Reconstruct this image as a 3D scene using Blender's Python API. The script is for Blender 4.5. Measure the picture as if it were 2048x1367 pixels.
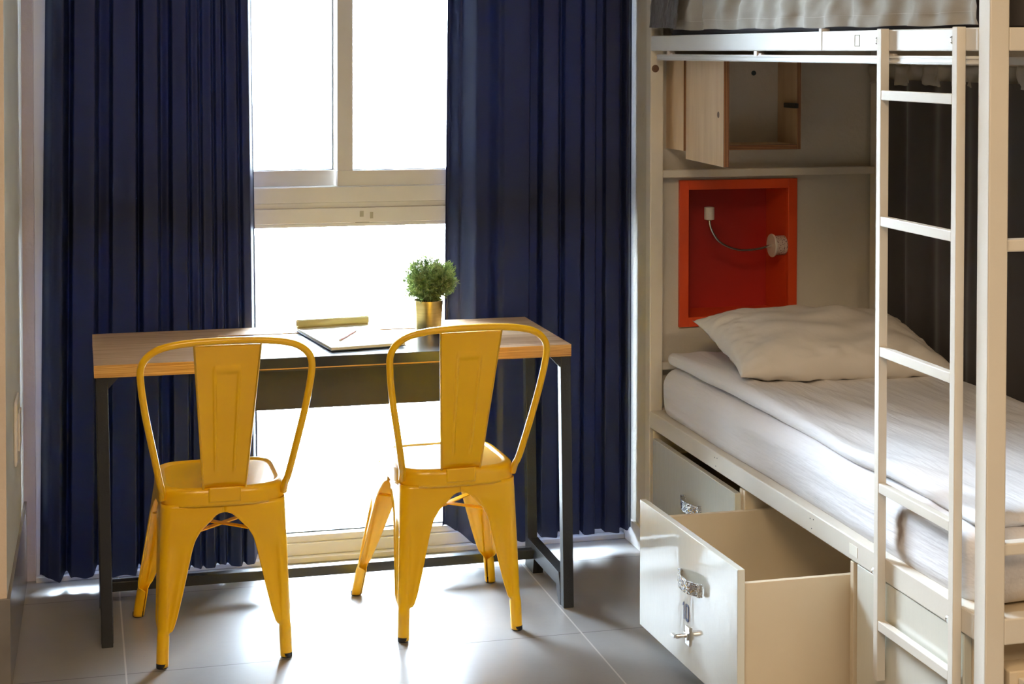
import bpy, bmesh, math, random
from mathutils import Vector, Matrix, noise
PI = math.pi
random.seed(7)
for o in list(bpy.data.objects): bpy.data.objects.remove(o)
scn = bpy.context.scene
COL = scn.collection

# ------------------------------------------------------------------ camera
F, CX, CY = 3331.5, 1024.0, 183.75
YAW, PITCH, ROLL, EYE = .25562, .02428, .00118, 1.57
def cam_rows():
    c, s = math.cos(YAW), math.sin(YAW)
    A = Matrix(((c, -s, 0), (s, c, 0), (0, 0, 1)))
    cp, sp = math.cos(PITCH), math.sin(PITCH)
    P = Matrix(((1, 0, 0), (0, -sp, -cp), (0, cp, -sp)))
    cr, sr = math.cos(ROLL), math.sin(ROLL)
    Q = Matrix(((cr, -sr, 0), (sr, cr, 0), (0, 0, 1)))
    return Q @ P @ A
rows = cam_rows()
cd = bpy.data.cameras.new('camera'); cam = bpy.data.objects.new('camera', cd); COL.objects.link(cam)
rx, ry, rz = rows[0], -rows[1], -rows[2]
cam.matrix_world = Matrix(((rx[0], ry[0], rz[0], 0), (rx[1], ry[1], rz[1], 0), (rx[2], ry[2], rz[2], EYE), (0, 0, 0, 1)))
cd.sensor_width = 36; cd.lens = F / 2048 * 36; cd.clip_start = .05; cd.clip_end = 200
cd.shift_y = -(683.5 - CY) / 2048
scn.camera = cam

# ------------------------------------------------------------------ world, lights, exposure
scn.view_settings.view_transform = 'Standard'; scn.view_settings.look = 'None'
scn.view_settings.gamma = 1; scn.view_settings.use_curve_mapping = False
scn.view_settings.exposure = 0.12
SKY = 165.0
w = bpy.data.worlds.new('sky'); scn.world = w; w.use_nodes = True
w.node_tree.nodes['Background'].inputs[0].default_value = (.70, .83, 1, 1)
w.node_tree.nodes['Background'].inputs[1].default_value = SKY
def area(name, loc, rot, sx, sy, power, color, portal=False):
    l = bpy.data.lights.new(name, 'AREA'); l.shape = 'RECTANGLE'; l.size = sx; l.size_y = sy
    l.energy = power; l.color = color
    o = bpy.data.objects.new(name, l); COL.objects.link(o); o.location = loc; o.rotation_euler = rot
    if portal: l.cycles.is_portal = True
    return o
area('window_portal', (.8, 5.17, 1.25), (-PI/2, 0, 0), 1.84, 2.5, 1, (1, 1, 1), True)
# warm ceiling lamps of the room behind the viewer
area('ceiling_light', (.2, 1.2, 2.74), (0, 0, 0), 1.1, 1.1, 52, (1, .74, .47))
area('ceiling_light', (2.1, -.6, 2.74), (0, 0, 0), 1.1, 1.1, 62, (1, .74, .47))

# ------------------------------------------------------------------ materials
class NT:
    def __init__(s, name):
        s.m = bpy.data.materials.new(name); s.m.use_nodes = True
        s.t = s.m.node_tree; s.n = s.t.nodes; s.l = s.t.links; s.b = s.n['Principled BSDF']
        s.out = s.n['Material Output']
    def node(s, typ, **kw):
        x = s.n.new(typ)
        for k, v in kw.items():
            if isinstance(k, str) and hasattr(x, k): setattr(x, k, v)
        return x
    def math(s, op, a, b=None, c=None):
        x = s.n.new('ShaderNodeMath'); x.operation = op
        for i, v in enumerate((a, b, c)):
            if v is None: continue
            if isinstance(v, (int, float)): x.inputs[i].default_value = v
            else: s.l.new(v, x.inputs[i])
        return x.outputs[0]
    def coord(s, scale=(1, 1, 1), space='Object', loc=(0, 0, 0)):
        tc = s.n.new('ShaderNodeTexCoord'); mp = s.n.new('ShaderNodeMapping')
        mp.inputs['Scale'].default_value = scale; mp.inputs['Location'].default_value = loc
        s.l.new(tc.outputs[space], mp.inputs[0]); return mp.outputs[0]
    def noise(s, vec, scale, detail=3, rough=.5):
        x = s.n.new('ShaderNodeTexNoise'); x.inputs['Scale'].default_value = scale
        x.inputs['Detail'].default_value = detail; x.inputs['Roughness'].default_value = rough
        s.l.new(vec, x.inputs['Vector']); return x.outputs['Fac']
    def ramp(s, fac, stops):
        x = s.n.new('ShaderNodeValToRGB'); e = x.color_ramp.elements
        while len(e) < len(stops): e.new(.5)
        for i, (p, c) in enumerate(stops):
            e[i].position = p; e[i].color = (*c, 1)
        s.l.new(fac, x.inputs[0]); return x.outputs[0]
    def mix(s, fac, a, b):
        x = s.n.new('ShaderNodeMix'); x.data_type = 'RGBA'
        for sock, v in ((x.inputs[0], fac), (x.inputs[6], a), (x.inputs[7], b)):
            if isinstance(v, (int, float)): sock.default_value = v
            elif isinstance(v, tuple): sock.default_value = (*v, 1)
            else: s.l.new(v, sock)
        return x.outputs[2]
    def base(s, v):
        if isinstance(v, tuple): s.b.inputs['Base Color'].default_value = (*v, 1)
        else: s.l.new(v, s.b.inputs['Base Color'])
    def bump(s, h, strength=.2, dist=.01):
        x = s.n.new('ShaderNodeBump'); x.inputs['Strength'].default_value = strength; x.inputs['Distance'].default_value = dist
        s.l.new(h, x.inputs['Height']); s.l.new(x.outputs[0], s.b.inputs['Normal']); return x
    def set(s, **kw):
        names = dict(rough='Roughness', metal='Metallic', coat='Coat Weight', coat_r='Coat Roughness', sheen='Sheen Weight', ior='IOR', spec='Specular IOR Level')
        for k, v in kw.items(): s.b.inputs[names[k]].default_value = v
        return s
def plain(name, col, rough=.5, metal=0, coat=0, var=.06, scale=6, bump=0, bscale=60, spec=.5):
    t = NT(name); v = t.coord()
    f = t.noise(v, scale)
    d = tuple(max(0, c * (1 - var)) for c in col); e = tuple(min(1, c * (1 + var)) for c in col)
    t.base(t.ramp(f, [(.3, d), (.7, e)])); t.set(rough=rough, metal=metal, coat=coat, spec=spec)
    if coat: t.set(coat_r=.06)
    if bump: t.bump(t.noise(v, bscale, 4), bump, .004)
    return t.m
M = {}
M['wall'] = plain('painted_plaster', (.62, .58, .50), .75, bump=.5, bscale=55, scale=3)
M['wallside'] = plain('cream_wall_paint', (.74, .71, .60), .4, bump=.3, bscale=40, scale=3)
M['wallend'] = plain('warm_plaster', (.78, .64, .50), .8, bump=.5, bscale=50, scale=3)
M['dimwall'] = plain('grey_brown_plaster', (.34, .30, .25), .8)
M['ceiling'] = plain('ceiling_paint', (.62, .59, .55), .8)
M['skirtw'] = plain('white_skirting', (.75, .73, .70), .4)
def floor_mat():
    t = NT('floor_tile'); v = t.coord()
    sp = t.n.new('ShaderNodeSeparateXYZ'); t.l.new(v, sp.inputs[0])
    x, y = sp.outputs[0], sp.outputs[1]
    def line(c, off, size, wdt):
        q = t.math('FRACT', t.math('DIVIDE', t.math('SUBTRACT', c, off), size))
        q = t.math('SUBTRACT', .5, t.math('ABSOLUTE', t.math('SUBTRACT', q, .5)))
        return t.math('LESS_THAN', t.math('MULTIPLY', q, size), wdt)
    lx = line(x, .113 - 12, 1.2, .0022); ly = line(y, 4.274 - 12.24, .612, .0016)
    n1 = t.noise(v, 2.2, 5, .6); n2 = t.noise(v, 35, 5, .7)
    body = t.mix(t.math('MULTIPLY', n2, .45), t.ramp(n1, [(.3, (.20, .19, .18)), (.7, (.29, .275, .26))]), (.34, .33, .32))
    c = t.mix(ly, body, (.06, .055, .05)); c = t.mix(lx, c, (.50, .48, .45))
    t.base(c)
    r = t.n.new('ShaderNodeMapRange'); t.l.new(n2, r.inputs[0]); r.inputs[3].default_value = .24; r.inputs[4].default_value = .36
    t.l.new(r.outputs[0], t.b.inputs['Roughness'])
    g = t.math('MAXIMUM', lx, ly)
    h = t.math('SUBTRACT', t.math('MULTIPLY', n2, .25), g)
    t.bump(h, .45, .002); t.set(spec=.6)
    return t.m
M['floor'] = floor_mat()
def tile_mat():
    t = NT('skirting_tile'); v = t.coord()
    t.base(t.ramp(t.noise(v, 5, 4), [(.3, (.17, .155, .14)), (.7, (.25, .23, .21))])); t.set(rough=.22, spec=.7)
    return t.m
M['skirt'] = tile_mat()
M['frame'] = plain('white_aluminium', (.72, .70, .66), .35, var=.04)
M['reveal'] = plain('reveal_paint', (.50, .44, .42), .7, bump=.3)
M['grime'] = plain('grey_grime', (.40, .37, .28), .8)
M['gasket'] = plain('gasket_rubber', (.02, .04, .045), .5)
def glass_mat():
    t = NT('window_glass'); tr = t.n.new('ShaderNodeBsdfTransparent'); gl = t.n.new('ShaderNodeBsdfGlossy')
    gl.inputs['Roughness'].default_value = .02; tr.inputs[0].default_value = (.95, .97, .97, 1)
    fr = t.n.new('ShaderNodeFresnel'); fr.inputs[0].default_value = 1.45
    mx = t.n.new('ShaderNodeMixShader'); t.l.new(fr.outputs[0], mx.inputs[0]); t.l.new(tr.outputs[0], mx.inputs[1]); t.l.new(gl.outputs[0], mx.inputs[2])
    t.l.new(mx.outputs[0], t.out.inputs[0]); return t.m
M['glass'] = glass_mat()
def curtain_mat(name, col, tcol, fac, sheen=.2, rough=.75, spec=.25):
    t = NT(name); v = t.coord((1, 1, 1))
    wv = t.noise(t.coord((900, 900, 250)), 1, 2)
    t.base(t.mix(t.math('MULTIPLY', wv, .35), col, tuple(c * 1.5 for c in col)))
    t.set(rough=rough, sheen=sheen, spec=spec)
    tl = t.n.new('ShaderNodeBsdfTranslucent'); tl.inputs[0].default_value = (*tcol, 1)
    mx = t.n.new('ShaderNodeMixShader'); mx.inputs[0].default_value = fac
    t.l.new(t.b.outputs[0], mx.inputs[1]); t.l.new(tl.outputs[0], mx.inputs[2]); t.l.new(mx.outputs[0], t.out.inputs[0])
    t.bump(wv, .1, .001)
    return t.m
M['navy'] = curtain_mat('navy_curtain_fabric', (.0075, .0115, .040), (.03, .08, .40), .0011, 0, .5, .3)
M['charcoal'] = curtain_mat('charcoal_curtain_fabric', (.055, .048, .045), (.03, .03, .03), .01)
M['greige'] = curtain_mat('beige_lining_fabric', (.36, .33, .28), (.25, .22, .18), .08, .1)
M['greigelight'] = plain('pale_thread', (.50, .46, .40), .8)
M['slate'] = curtain_mat('slate_curtain_fabric', (.10, .095, .10), (.05, .05, .05), .03, .1)
def paint_yellow():
    t = NT('yellow_enamel'); v = t.coord()
    t.base(t.ramp(t.noise(v, 3, 3), [(.3, (.80, .43, .001)), (.7, (.86, .48, .002))]))
    t.set(rough=.34, coat=.35, coat_r=.06, spec=.35); t.bump(t.noise(v, 25, 2), .06, .004)
    return t.m
M['yellow'] = paint_yellow()
M['rubber'] = plain('black_rubber', (.012, .012, .013), .6)
M['black'] = plain('black_steel', (.018, .018, .020), .42, bump=.15, bscale=200)
M['blacktop'] = plain('black_laminate', (.02, .021, .023), .28, bump=.06, bscale=300)
M['apron'] = plain('charcoal_steel', (.045, .043, .040), .5)
def oak(name='striped_oak', sc=(1.2, 45, 90), dark=(.33, .17, .08), mid=(.56, .36, .20), light=(.70, .50, .33)):
    t = NT(name); v = t.coord(sc)
    f = t.noise(v, 1.3, 6, .65); f2 = t.noise(t.coord(tuple(c * 2.2 for c in sc)), 2, 3)
    f = t.math('ADD', t.math('MULTIPLY', f, .75), t.math('MULTIPLY', f2, .25))
    t.base(t.ramp(f, [(.34, dark), (.48, mid), (.62, light)])); t.set(rough=.42); t.bump(f, .12, .002)
    return t.m
M['oak'] = oak()
M['plyedge'] = oak('striped_ply_edge', (2.5, 30, 330), (.20, .08, .015), (.50, .25, .06), (.74, .46, .16))
def birch(name, sc, a, b):
    t = NT(name); v = t.coord(sc); f = t.noise(v, 2, 5, .6)
    t.base(t.ramp(f, [(.3, a), (.7, b)])); t.set(rough=.5); t.bump(f, .05, .002); return t.m
M['birch'] = birch('birch_ply', (10, 10, 1.2), (.64, .45, .27), (.78, .59, .39))
def plyband(axis):
    t = NT('ply_layers_' + 'xyz'[axis]); v = t.coord()
    sp = t.n.new('ShaderNodeSeparateXYZ'); t.l.new(v, sp.inputs[0])
    q = t.math('FRACT', t.math('MULTIPLY', sp.outputs[axis], 1 / .0046))
    t.base(t.mix(t.math('LESS_THAN', q, .5), (.42, .20, .085), (.12, .045, .02))); t.set(rough=.6); return t.m
M['plyx'] = plyband(0); M['plyz'] = plyband(2); M['plyy'] = plyband(1)
M['bedwhite'] = plain('cream_powdercoat', (.74, .69, .60), .38, var=.03, bump=.06, bscale=120)
M['railwhite'] = plain('white_powdercoat', (.80, .80, .78), .25, var=.03)
M['gloss'] = None
def gloss_panel():
    t = NT('glossy_cream_laminate'); v = t.coord()
    t.base(t.ramp(t.noise(v, 2), [(.3, (.70, .71, .62)), (.7, (.74, .74, .66))])); t.set(rough=.22, coat=1, coat_r=.03, spec=.6)
    b = t.bump(t.noise(t.coord((1, 9, 3)), 6, 2), .04, .01); t.l.new(b.outputs[0], t.b.inputs['Coat Normal']); return t.m
M['gloss'] = gloss_panel()
M['melamine'] = plain('cream_melamine', (.69, .58, .42), .45, var=.03)
M['chrome'] = plain('chrome', (.72, .72, .72), .18, metal=1)
def hammered():
    t = NT('hammered_chrome'); v = t.coord(); t.base((.75, .75, .76)); t.set(metal=1, rough=.15)
    vo = t.n.new('ShaderNodeTexVoronoi'); vo.inputs['Scale'].default_value = 160; t.l.new(v, vo.inputs['Vector'])
    t.bump(vo.outputs['Distance'], .7, .003); return t.m
M['hammer'] = hammered()
M['brownbolt'] = plain('brown_cap', (.16, .08, .045), .4)
def sheet_mat(name, col, brown_patch=False):
    t = NT(name)
    f = t.noise(t.coord((14, 1.6, 14)), 1.2, 4, .55); g = t.noise(t.coord(), 9, 4)
    if brown_patch:  # wavy brown upright patch mixed into the cotton colour at one spot
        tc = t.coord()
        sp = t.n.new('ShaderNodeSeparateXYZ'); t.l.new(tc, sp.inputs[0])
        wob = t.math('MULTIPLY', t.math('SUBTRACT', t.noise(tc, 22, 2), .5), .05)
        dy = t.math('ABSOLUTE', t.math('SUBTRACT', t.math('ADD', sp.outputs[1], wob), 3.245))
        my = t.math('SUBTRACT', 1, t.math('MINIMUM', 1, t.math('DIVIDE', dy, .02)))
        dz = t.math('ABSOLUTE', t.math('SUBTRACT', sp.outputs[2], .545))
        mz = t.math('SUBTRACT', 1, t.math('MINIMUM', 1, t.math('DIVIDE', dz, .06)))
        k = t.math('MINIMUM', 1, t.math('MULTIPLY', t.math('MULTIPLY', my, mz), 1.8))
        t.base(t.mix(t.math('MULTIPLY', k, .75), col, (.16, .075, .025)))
    else: t.base(col)
    t.set(rough=.8, sheen=.15, spec=.2)
    h = t.noise(t.coord((20, 3.5, 20)), 1.0, 3, .5)
    t.bump(t.math('ADD', t.math('ADD', f, t.math('MULTIPLY', h, .3)), t.math('MULTIPLY', g, .3)), .6, .022); return t.m
M['sheet'] = sheet_mat('white_cotton', (.78, .76, .76))
M['sheet2'] = sheet_mat('white_cotton_brown_patch', (.78, .76, .77), True)
M['pillow'] = plain('pillow_cotton', (.74, .69, .62), .8, var=.03, bump=1, bscale=11, spec=.2)
M['greymat'] = plain('grey_ticking', (.14, .13, .15), .85)
M['orange'] = plain('orange_lacquer', (.64, .062, .010), .38, var=.03)
M['red'] = plain('red_back_panel', (.42, .018, .010), .4, var=.03)
M['whiteplastic'] = plain('white_plastic', (.72, .66, .60), .4)
M['brass'] = None
def brass():
    t = NT('brushed_brass'); t.base(t.ramp(t.noise(t.coord((1, 1, 60)), 5), [(.3, (.60, .45, .16)), (.7, (.72, .55, .22))])); t.set(metal=1, rough=.28); return t.m
M['brass'] = brass()
def leafmat():
    t = NT('leaf'); v = t.coord()
    t.base(t.ramp(t.noise(v, 60, 2), [(.3, (.06, .13, .05)), (.5, (.22, .30, .11)), (.7, (.50, .52, .24))])); t.set(rough=.5)
    tl = t.n.new('ShaderNodeBsdfTranslucent'); tl.inputs[0].default_value = (.35, .5, .12, 1)
    mx = t.n.new('ShaderNodeMixShader'); mx.inputs[0].default_value = .3
    t.l.new(t.b.outputs[0], mx.inputs[1]); t.l.new(tl.outputs[0], mx.inputs[2]); t.l.new(mx.outputs[0], t.out.inputs[0]); return t.m
M['leaf'] = leafmat()
M['soil'] = plain('moss', (.03, .045, .02), .9, var=.4, scale=80)
M['paper'] = plain('cream_paper', (.86, .83, .72), .7, var=.02)
M['yellowpaper'] = plain('yellow_page_underside', (.66, .56, .22), .6, var=.04)
M['cover'] = plain('navy_cover', (.04, .07, .13), .5)
M['pencil'] = plain('pink_lacquer', (.75, .30, .26), .4)
M['pencilw'] = plain('white_lacquer', (.85, .82, .8), .4)
M['ink'] = plain('grey_blue_print', (.10, .13, .24), .5)
M['facade'] = plain('facade_render', (.80, .78, .74), .9)
M['pavement'] = plain('pale_paving', (.62, .60, .56), .8)
M['darkglass'] = plain('dark_pane', (.10, .09, .08), .3)
M['printed'] = None
def printed():
    t = NT('printed_sleeve'); v = t.coord()
    f = t.noise(v, 230, 3); t.base(t.mix(t.math('GREATER_THAN', f, .58), (.62, .48, .42), (.16, .07, .08))); t.set(rough=.5); return t.m
M['printed'] = printed()
M['lamp'] = None
def lampmat():
    t = NT('lamp_panel'); e = t.n.new('ShaderNodeEmission'); e.inputs[0].default_value = (1, .78, .52, 1); e.inputs[1].default_value = 4
    t.l.new(e.outputs[0], t.out.inputs[0]); return t.m
M['lamp'] = lampmat()

# ------------------------------------------------------------------ builders
def link(name, bm, mat, parent=None, smooth=False, solid=0, bev=0, loc=None):
    me = bpy.data.meshes.new(name); bm.normal_update(); bm.to_mesh(me); bm.free()
    o = bpy.data.objects.new(name, me); COL.objects.link(o)
    mats = mat if isinstance(mat, (list, tuple)) else [mat]
    for m in mats: me.materials.append(M[m])
    if smooth:
        me.polygons.foreach_set('use_smooth', [True] * len(me.polygons))
        if smooth != 'all': me.set_sharp_from_angle(angle=math.radians(38))
    if solid:
        s = o.modifiers.new('thickness', 'SOLIDIFY'); s.thickness = solid; s.offset = 0
    if bev:
        b = o.modifiers.new('bevel', 'BEVEL'); b.width = bev; b.segments = 2; b.limit_method = 'ANGLE'
    if parent: o.parent = parent
    if loc: o.location = loc
    return o
def thing(name, label, cat, loc=(0, 0, 0), rz=0, group=None):
    o = bpy.data.objects.new(name, None); COL.objects.link(o); o.location = loc; o.rotation_euler = (0, 0, rz)
    o.empty_display_size = .05
    return tag(o, label, cat, group)
def tag(o, label, cat, group=None):
    o['label'] = label; o['category'] = cat
    if group: o['group'] = group
    return o
def struct(o): o['kind'] = 'structure'; return o
def B(): return bmesh.new()
def box(bm, x0, x1, y0, y1, z0, z1, mi=0):
    vs = [bm.verts.new((x, y, z)) for z in (z0, z1) for y in (y0, y1) for x in (x0, x1)]
    for f in ((0, 2, 3, 1), (4, 5, 7, 6), (0, 1, 5, 4), (2, 6, 7, 3), (0, 4, 6, 2), (1, 3, 7, 5)):
        bm.faces.new([vs[i] for i in f]).material_index = mi
    return vs
def bx(name, dims, mat, parent=None, bev=.002):
    bm = B(); box(bm, *dims); return link(name, bm, mat, parent, bev=bev)
def frame_from(d):
    d = d.normalized(); u = Vector((0, 0, 1)) if abs(d.z) < .9 else Vector((0, 1, 0))
    a = d.cross(u).normalized(); return a, a.cross(d).normalized()
def tube(bm, pts, r, n=12, cap=True, rads=None):
    pts = [Vector(p) for p in pts]; rings = []; a = None
    for i, p in enumerate(pts):
        d = (pts[min(i + 1, len(pts) - 1)] - pts[max(i - 1, 0)]).normalized()
        if a is None: a, b = frame_from(d)
        else:
            a = (a - d * a.dot(d)).normalized(); b = a.cross(d)
        rr = rads[i] if rads else r
        rings.append([bm.verts.new(p + a * math.cos(2 * PI * k / n) * rr + b * math.sin(2 * PI * k / n) * rr) for k in range(n)])
    for i in range(len(rings) - 1):
        for k in range(n): bm.faces.new((rings[i][k], rings[i][(k + 1) % n], rings[i + 1][(k + 1) % n], rings[i + 1][k]))
    if cap: bm.faces.new(rings[0]); bm.faces.new(rings[-1][::-1])
    return rings
def lathe(bm, prof, n=32, c=(0, 0, 0), axis='z'):
    rings = []
    for r, h in prof:
        ring = []
        for k in range(n):
            a = 2 * PI * k / n; u, v = r * math.cos(a), r * math.sin(a)
            p = (u, v, h) if axis == 'z' else ((h, u, v) if axis == 'x' else (u, h, v))
            ring.append(bm.verts.new((c[0] + p[0], c[1] + p[1], c[2] + p[2])))
        rings.append(ring)
    for i in range(len(rings) - 1):
        for k in range(n): bm.faces.new((rings[i][k], rings[i][(k + 1) % n], rings[i + 1][(k + 1) % n], rings[i + 1][k]))
    if prof[0][0] > 1e-5: bm.faces.new(rings[0][::-1])
    if prof[-1][0] > 1e-5: bm.faces.new(rings[-1])
def prism(bm, poly, axis, a, b):
    def P(u, v, t): return {'x': (t, u, v), 'y': (u, t, v), 'z': (u, v, t)}[axis]
    A = [bm.verts.new(P(u, v, a)) for u, v in poly]; C = [bm.verts.new(P(u, v, b)) for u, v in poly]
    n = len(poly)
    for i in range(n): bm.faces.new((A[i], A[(i + 1) % n], C[(i + 1) % n], C[i]))
    bm.faces.new(A[::-1]); bm.faces.new(C)
    bmesh.ops.recalc_face_normals(bm, faces=bm.faces)
def smooth_path(pts, n=8):
    P = [Vector(p) for p in pts]; out = []
    for i in range(len(P) - 1):
        p0, p1, p2, p3 = P[max(i - 1, 0)], P[i], P[i + 1], P[min(i + 2, len(P) - 1)]
        for k in range(n):
            t = k / n
            out.append(.5 * ((2 * p1) + (p2 - p0) * t + (2 * p0 - 5 * p1 + 4 * p2 - p3) * t * t + (3 * p1 - p0 - 3 * p2 + p3) * t ** 3))
    out.append(P[-1]); return out
def sm(t): t = max(0, min(1, t)); return t * t * (3 - 2 * t)
def interp(tab, x):
    if x <= tab[0][0]: return tab[0][1]
    for (a, u), (b, v) in zip(tab, tab[1:]):
        if x <= b: return u + (v - u) * (x - a) / (b - a)
    return tab[-1][1]
def grid(bm, nu, nv, fn):
    V = [[bm.verts.new(fn(i / nu, j / nv)) for i in range(nu + 1)] for j in range(nv + 1)]
    for j in range(nv):
        for i in range(nu): bm.faces.new((V[j][i], V[j][i + 1], V[j + 1][i + 1], V[j + 1][i]))
    return V
def soft_box(bm, x0, x1, y0, y1, z0, z1, r, nx, ny, nz, fn=None):
    cx, cy, cz = (x0 + x1) / 2, (y0 + y1) / 2, (z0 + z1) / 2; h = ((x1 - x0) / 2, (y1 - y0) / 2, (z1 - z0) / 2)
    cache = {}
    def ax(i, n, hh):
        s = -1 + 2 * i / n; return s * hh
    def vert(p):
        k = tuple(round(q, 5) for q in p)
        if k not in cache:
            inner = Vector([max(-(hh - r), min(hh - r, q)) for q, hh in zip(p, h)])
            d = Vector(p) - inner
            q = inner + d.normalized() * r if d.length > 1e-6 else Vector(p)
            q = q + Vector((cx, cy, cz))
            if fn: q = fn(q, d.normalized() if d.length > 1e-6 else Vector((0, 0, 1)))
            cache[k] = bm.verts.new(q)
        return cache[k]
    N = (nx, ny, nz)
    for a in range(3):
        b, c = (a + 1) % 3, (a + 2) % 3
        for s in (-1, 1):
            for i in range(N[b]):
                for j in range(N[c]):
                    q = []
                    for di, dj in ((0, 0), (1, 0), (1, 1), (0, 1)):
                        p = [0, 0, 0]; p[a] = s * h[a]; p[b] = ax(i + di, N[b], h[b]); p[c] = ax(j + dj, N[c], h[c]); q.append(vert(p))
                    if s < 0: q = q[::-1]
                    try: bm.faces.new(q)
                    except ValueError: pass

# ------------------------------------------------------------------ room shell
WX0, WX1, WY = -.160, 1.715, 5.10      # window opening, wall plane
struct(bx('floor', (-4, 5.2, -3.2, 5.26, -.12, 0), 'floor', bev=0))
struct(bx('ceiling', (-4, 5.2, -3.2, 5.26, 2.80, 2.92), 'ceiling', bev=0))
bm = B(); prism(bm, [(-1.4, 4.20), (-.1705, 4.20), (-.157, 5.10), (-.157, 5.26), (-1.4, 5.26)], 'z', 0, 2.8)
struct(link('wall_left', bm, ['wallside', 'wallend']))
wl = bpy.data.objects['wall_left']
for p in wl.data.polygons:
    if p.normal.y < -.5: p.material_index = 1
bm = B(); box(bm, -.160, 1.715, 5.10, 5.26, 2.45, 2.8); struct(link('wall_window', bm, 'wall'))
# head wall with an opening for the orange niche
NX0, NX1, NZ0, NZ1 = 1.812, 2.207, .712, 1.170
bm = B()
box(bm, 1.715, NX0, 4.88, 5.26, 0, 2.8); box(bm, NX1, 5.2, 4.88, 5.26, 0, 2.8)
box(bm, NX0, NX1, 4.88, 5.26, 0, NZ0); box(bm, NX0, NX1, 4.88, 5.26, NZ1, 2.8); box(bm, NX0, NX1, 5.07, 5.26, NZ0, NZ1)
struct(link('wall_head', bm, 'wall'))
struct(bx('wall_right', (5.2, 5.32, -3.2, 5.26, 0, 2.8), 'dimwall', bev=0))
struct(bx('wall_back', (-4, 5.2, -3.32, -3.2, 0, 2.8), 'dimwall', bev=0))
struct(bx('wall_entry', (-4.12, -4, -3.2, 5.26, 0, 2.8), 'dimwall', bev=0))
struct(bx('wall_beyond', (-4, -1.4, 5.10, 5.26, 0, 2.8), 'wall', bev=0))
bm = B(); prism(bm, [(-.1705, 4.20), (-.1625, 4.192), (-.149, 5.095), (-.157, 5.098)], 'z', 0, .24); struct(link('baseboard_left', bm, 'skirt'))
struct(bx('baseboard_end', (-1.4, -.1626, 4.190, 4.1995, 0, .24), 'skirt', bev=.001))
struct(bx('baseboard_corner', (1.705, 1.715, 4.88, 5.09, 0, .075), 'skirtw', bev=.002))
# reveal strip beside the window frame
struct(bx('trim_1', (-.160, -.124, 5.098, 5.26, 0, 2.45), 'reveal', bev=.001))

# window_1: fixed pane, transom, sliding sashes
win = bpy.data.objects.new('window_1', None); COL.objects.link(win); struct(win)
def wp(name, dims, mat='frame', bev=.002):
    return bx(name, dims, mat, win, bev)
bm = B()
box(bm, -.124, -.078, 5.10, 5.20, 0, 2.45); box(bm, 1.67, 1.715, 5.10, 5.20, 0, 2.45); box(bm, -.078, 1.67, 5.10, 5.20, 2.40, 2.45)
link('window_frame', bm, 'frame', win, bev=.002)
bm = B()
box(bm, -.124, 1.7045, 5.075, 5.20, 0, .016); box(bm, -.078, 1.67, 5.10, 5.20, .016, .053); box(bm, -.078, 1.67, 5.112, 5.19, .053, .074)
link('bottom_rail', bm, 'frame', win, bev=.002)
bm = B()
box(bm, -.078, 1.67, 5.108, 5.19, 1.028, 1.040); box(bm, -.078, 1.67, 5.10, 5.20, 1.040, 1.087)
box(bm, -.078, 1.67, 5.106, 5.20, 1.087, 1.104); box(bm, -.078, 1.67, 5.10, 5.20, 1.104, 1.152)
tr_ = link('transom', bm, 'frame', win, bev=.002)
for a, b, c, d in ((.846, .858, 1.058, 1.076), (.878, .888, 1.052, 1.072), (.832, .876, 1.040, 1.0415)):
    bm = B(); box(bm, a, b, 5.0995, 5.1005, c, d); link('grime_mark', bm, 'grime', tr_)
def sash(x0, x1, y, st0, st1):
    bm = B(); z0, z1 = 1.153, 2.40
    box(bm, x0, x1, y, y + .03, z0, z0 + .049); box(bm, x0, x1, y, y + .03, z1 - .05, z1)
    box(bm, x0, x0 + st0, y, y + .03, z0 + .049, z1 - .05); box(bm, x1 - st1, x1, y, y + .03, z0 + .049, z1 - .05)
    link('sash_frame', bm, 'frame', win, bev=.002)
    bm = B(); g = .0022; a0, a1, c0, c1 = x0 + st0, x1 - st1, z0 + .049, z1 - .05
    box(bm, a0, a1, y + .006, y + .02, c0, c0 + g); box(bm, a0, a0 + g, y + .006, y + .02, c0, c1); box(bm, a1 - g, a1, y + .006, y + .02, c0, c1)
    link('gasket', bm, 'gasket', win)
    bm = B(); box(bm, a0, a1, y + .012, y + .016, c0, c1); link('pane', bm, 'glass', win)
sash(.777, 1.67, 5.105, .048, .05)
sash(-.078, .800, 5.145, .05, .030)
bm = B(); box(bm, -.078, 1.67, 5.15, 5.155, .074, 1.028); link('pane', bm, 'glass', win)
bm = B(); box(bm, -.078, 1.67, 5.145, 5.15, .074, .077); link('gasket', bm, 'gasket', win)

# outside: paving and a pale building across the street
o = bx('ground', (-40, 50, 5.26, 60, -.35, -.15), 'pavement', bev=0); struct(o)
bld = thing('building', 'pale sunlit building across the street, washed out behind the window panes', 'building', (0, 34, -.15))
bm = B(); box(bm, -30, 40, 0, 8, 0, 14); link('facade', bm, 'facade', bld)
for px, py in ((600, 66), (835, 146), (838, 262)):
    k = Vector(rows[0]) * ((px - CX) / F) + Vector(rows[1]) * ((py - CY) / F) + Vector(rows[2]); k = k * (34 / k.y)
    bm = B(); box(bm, k.x - .28, k.x + .28, -.04, .0, k.z + EYE - .05, k.z + EYE + .42); wf = link('window', bm, 'frame', bld)
    bm = B(); box(bm, k.x - .22, k.x + .22, -.05, -.04, k.z + EYE, k.z + EYE + .36); link('pane', bm, 'darkglass', wf)

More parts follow.
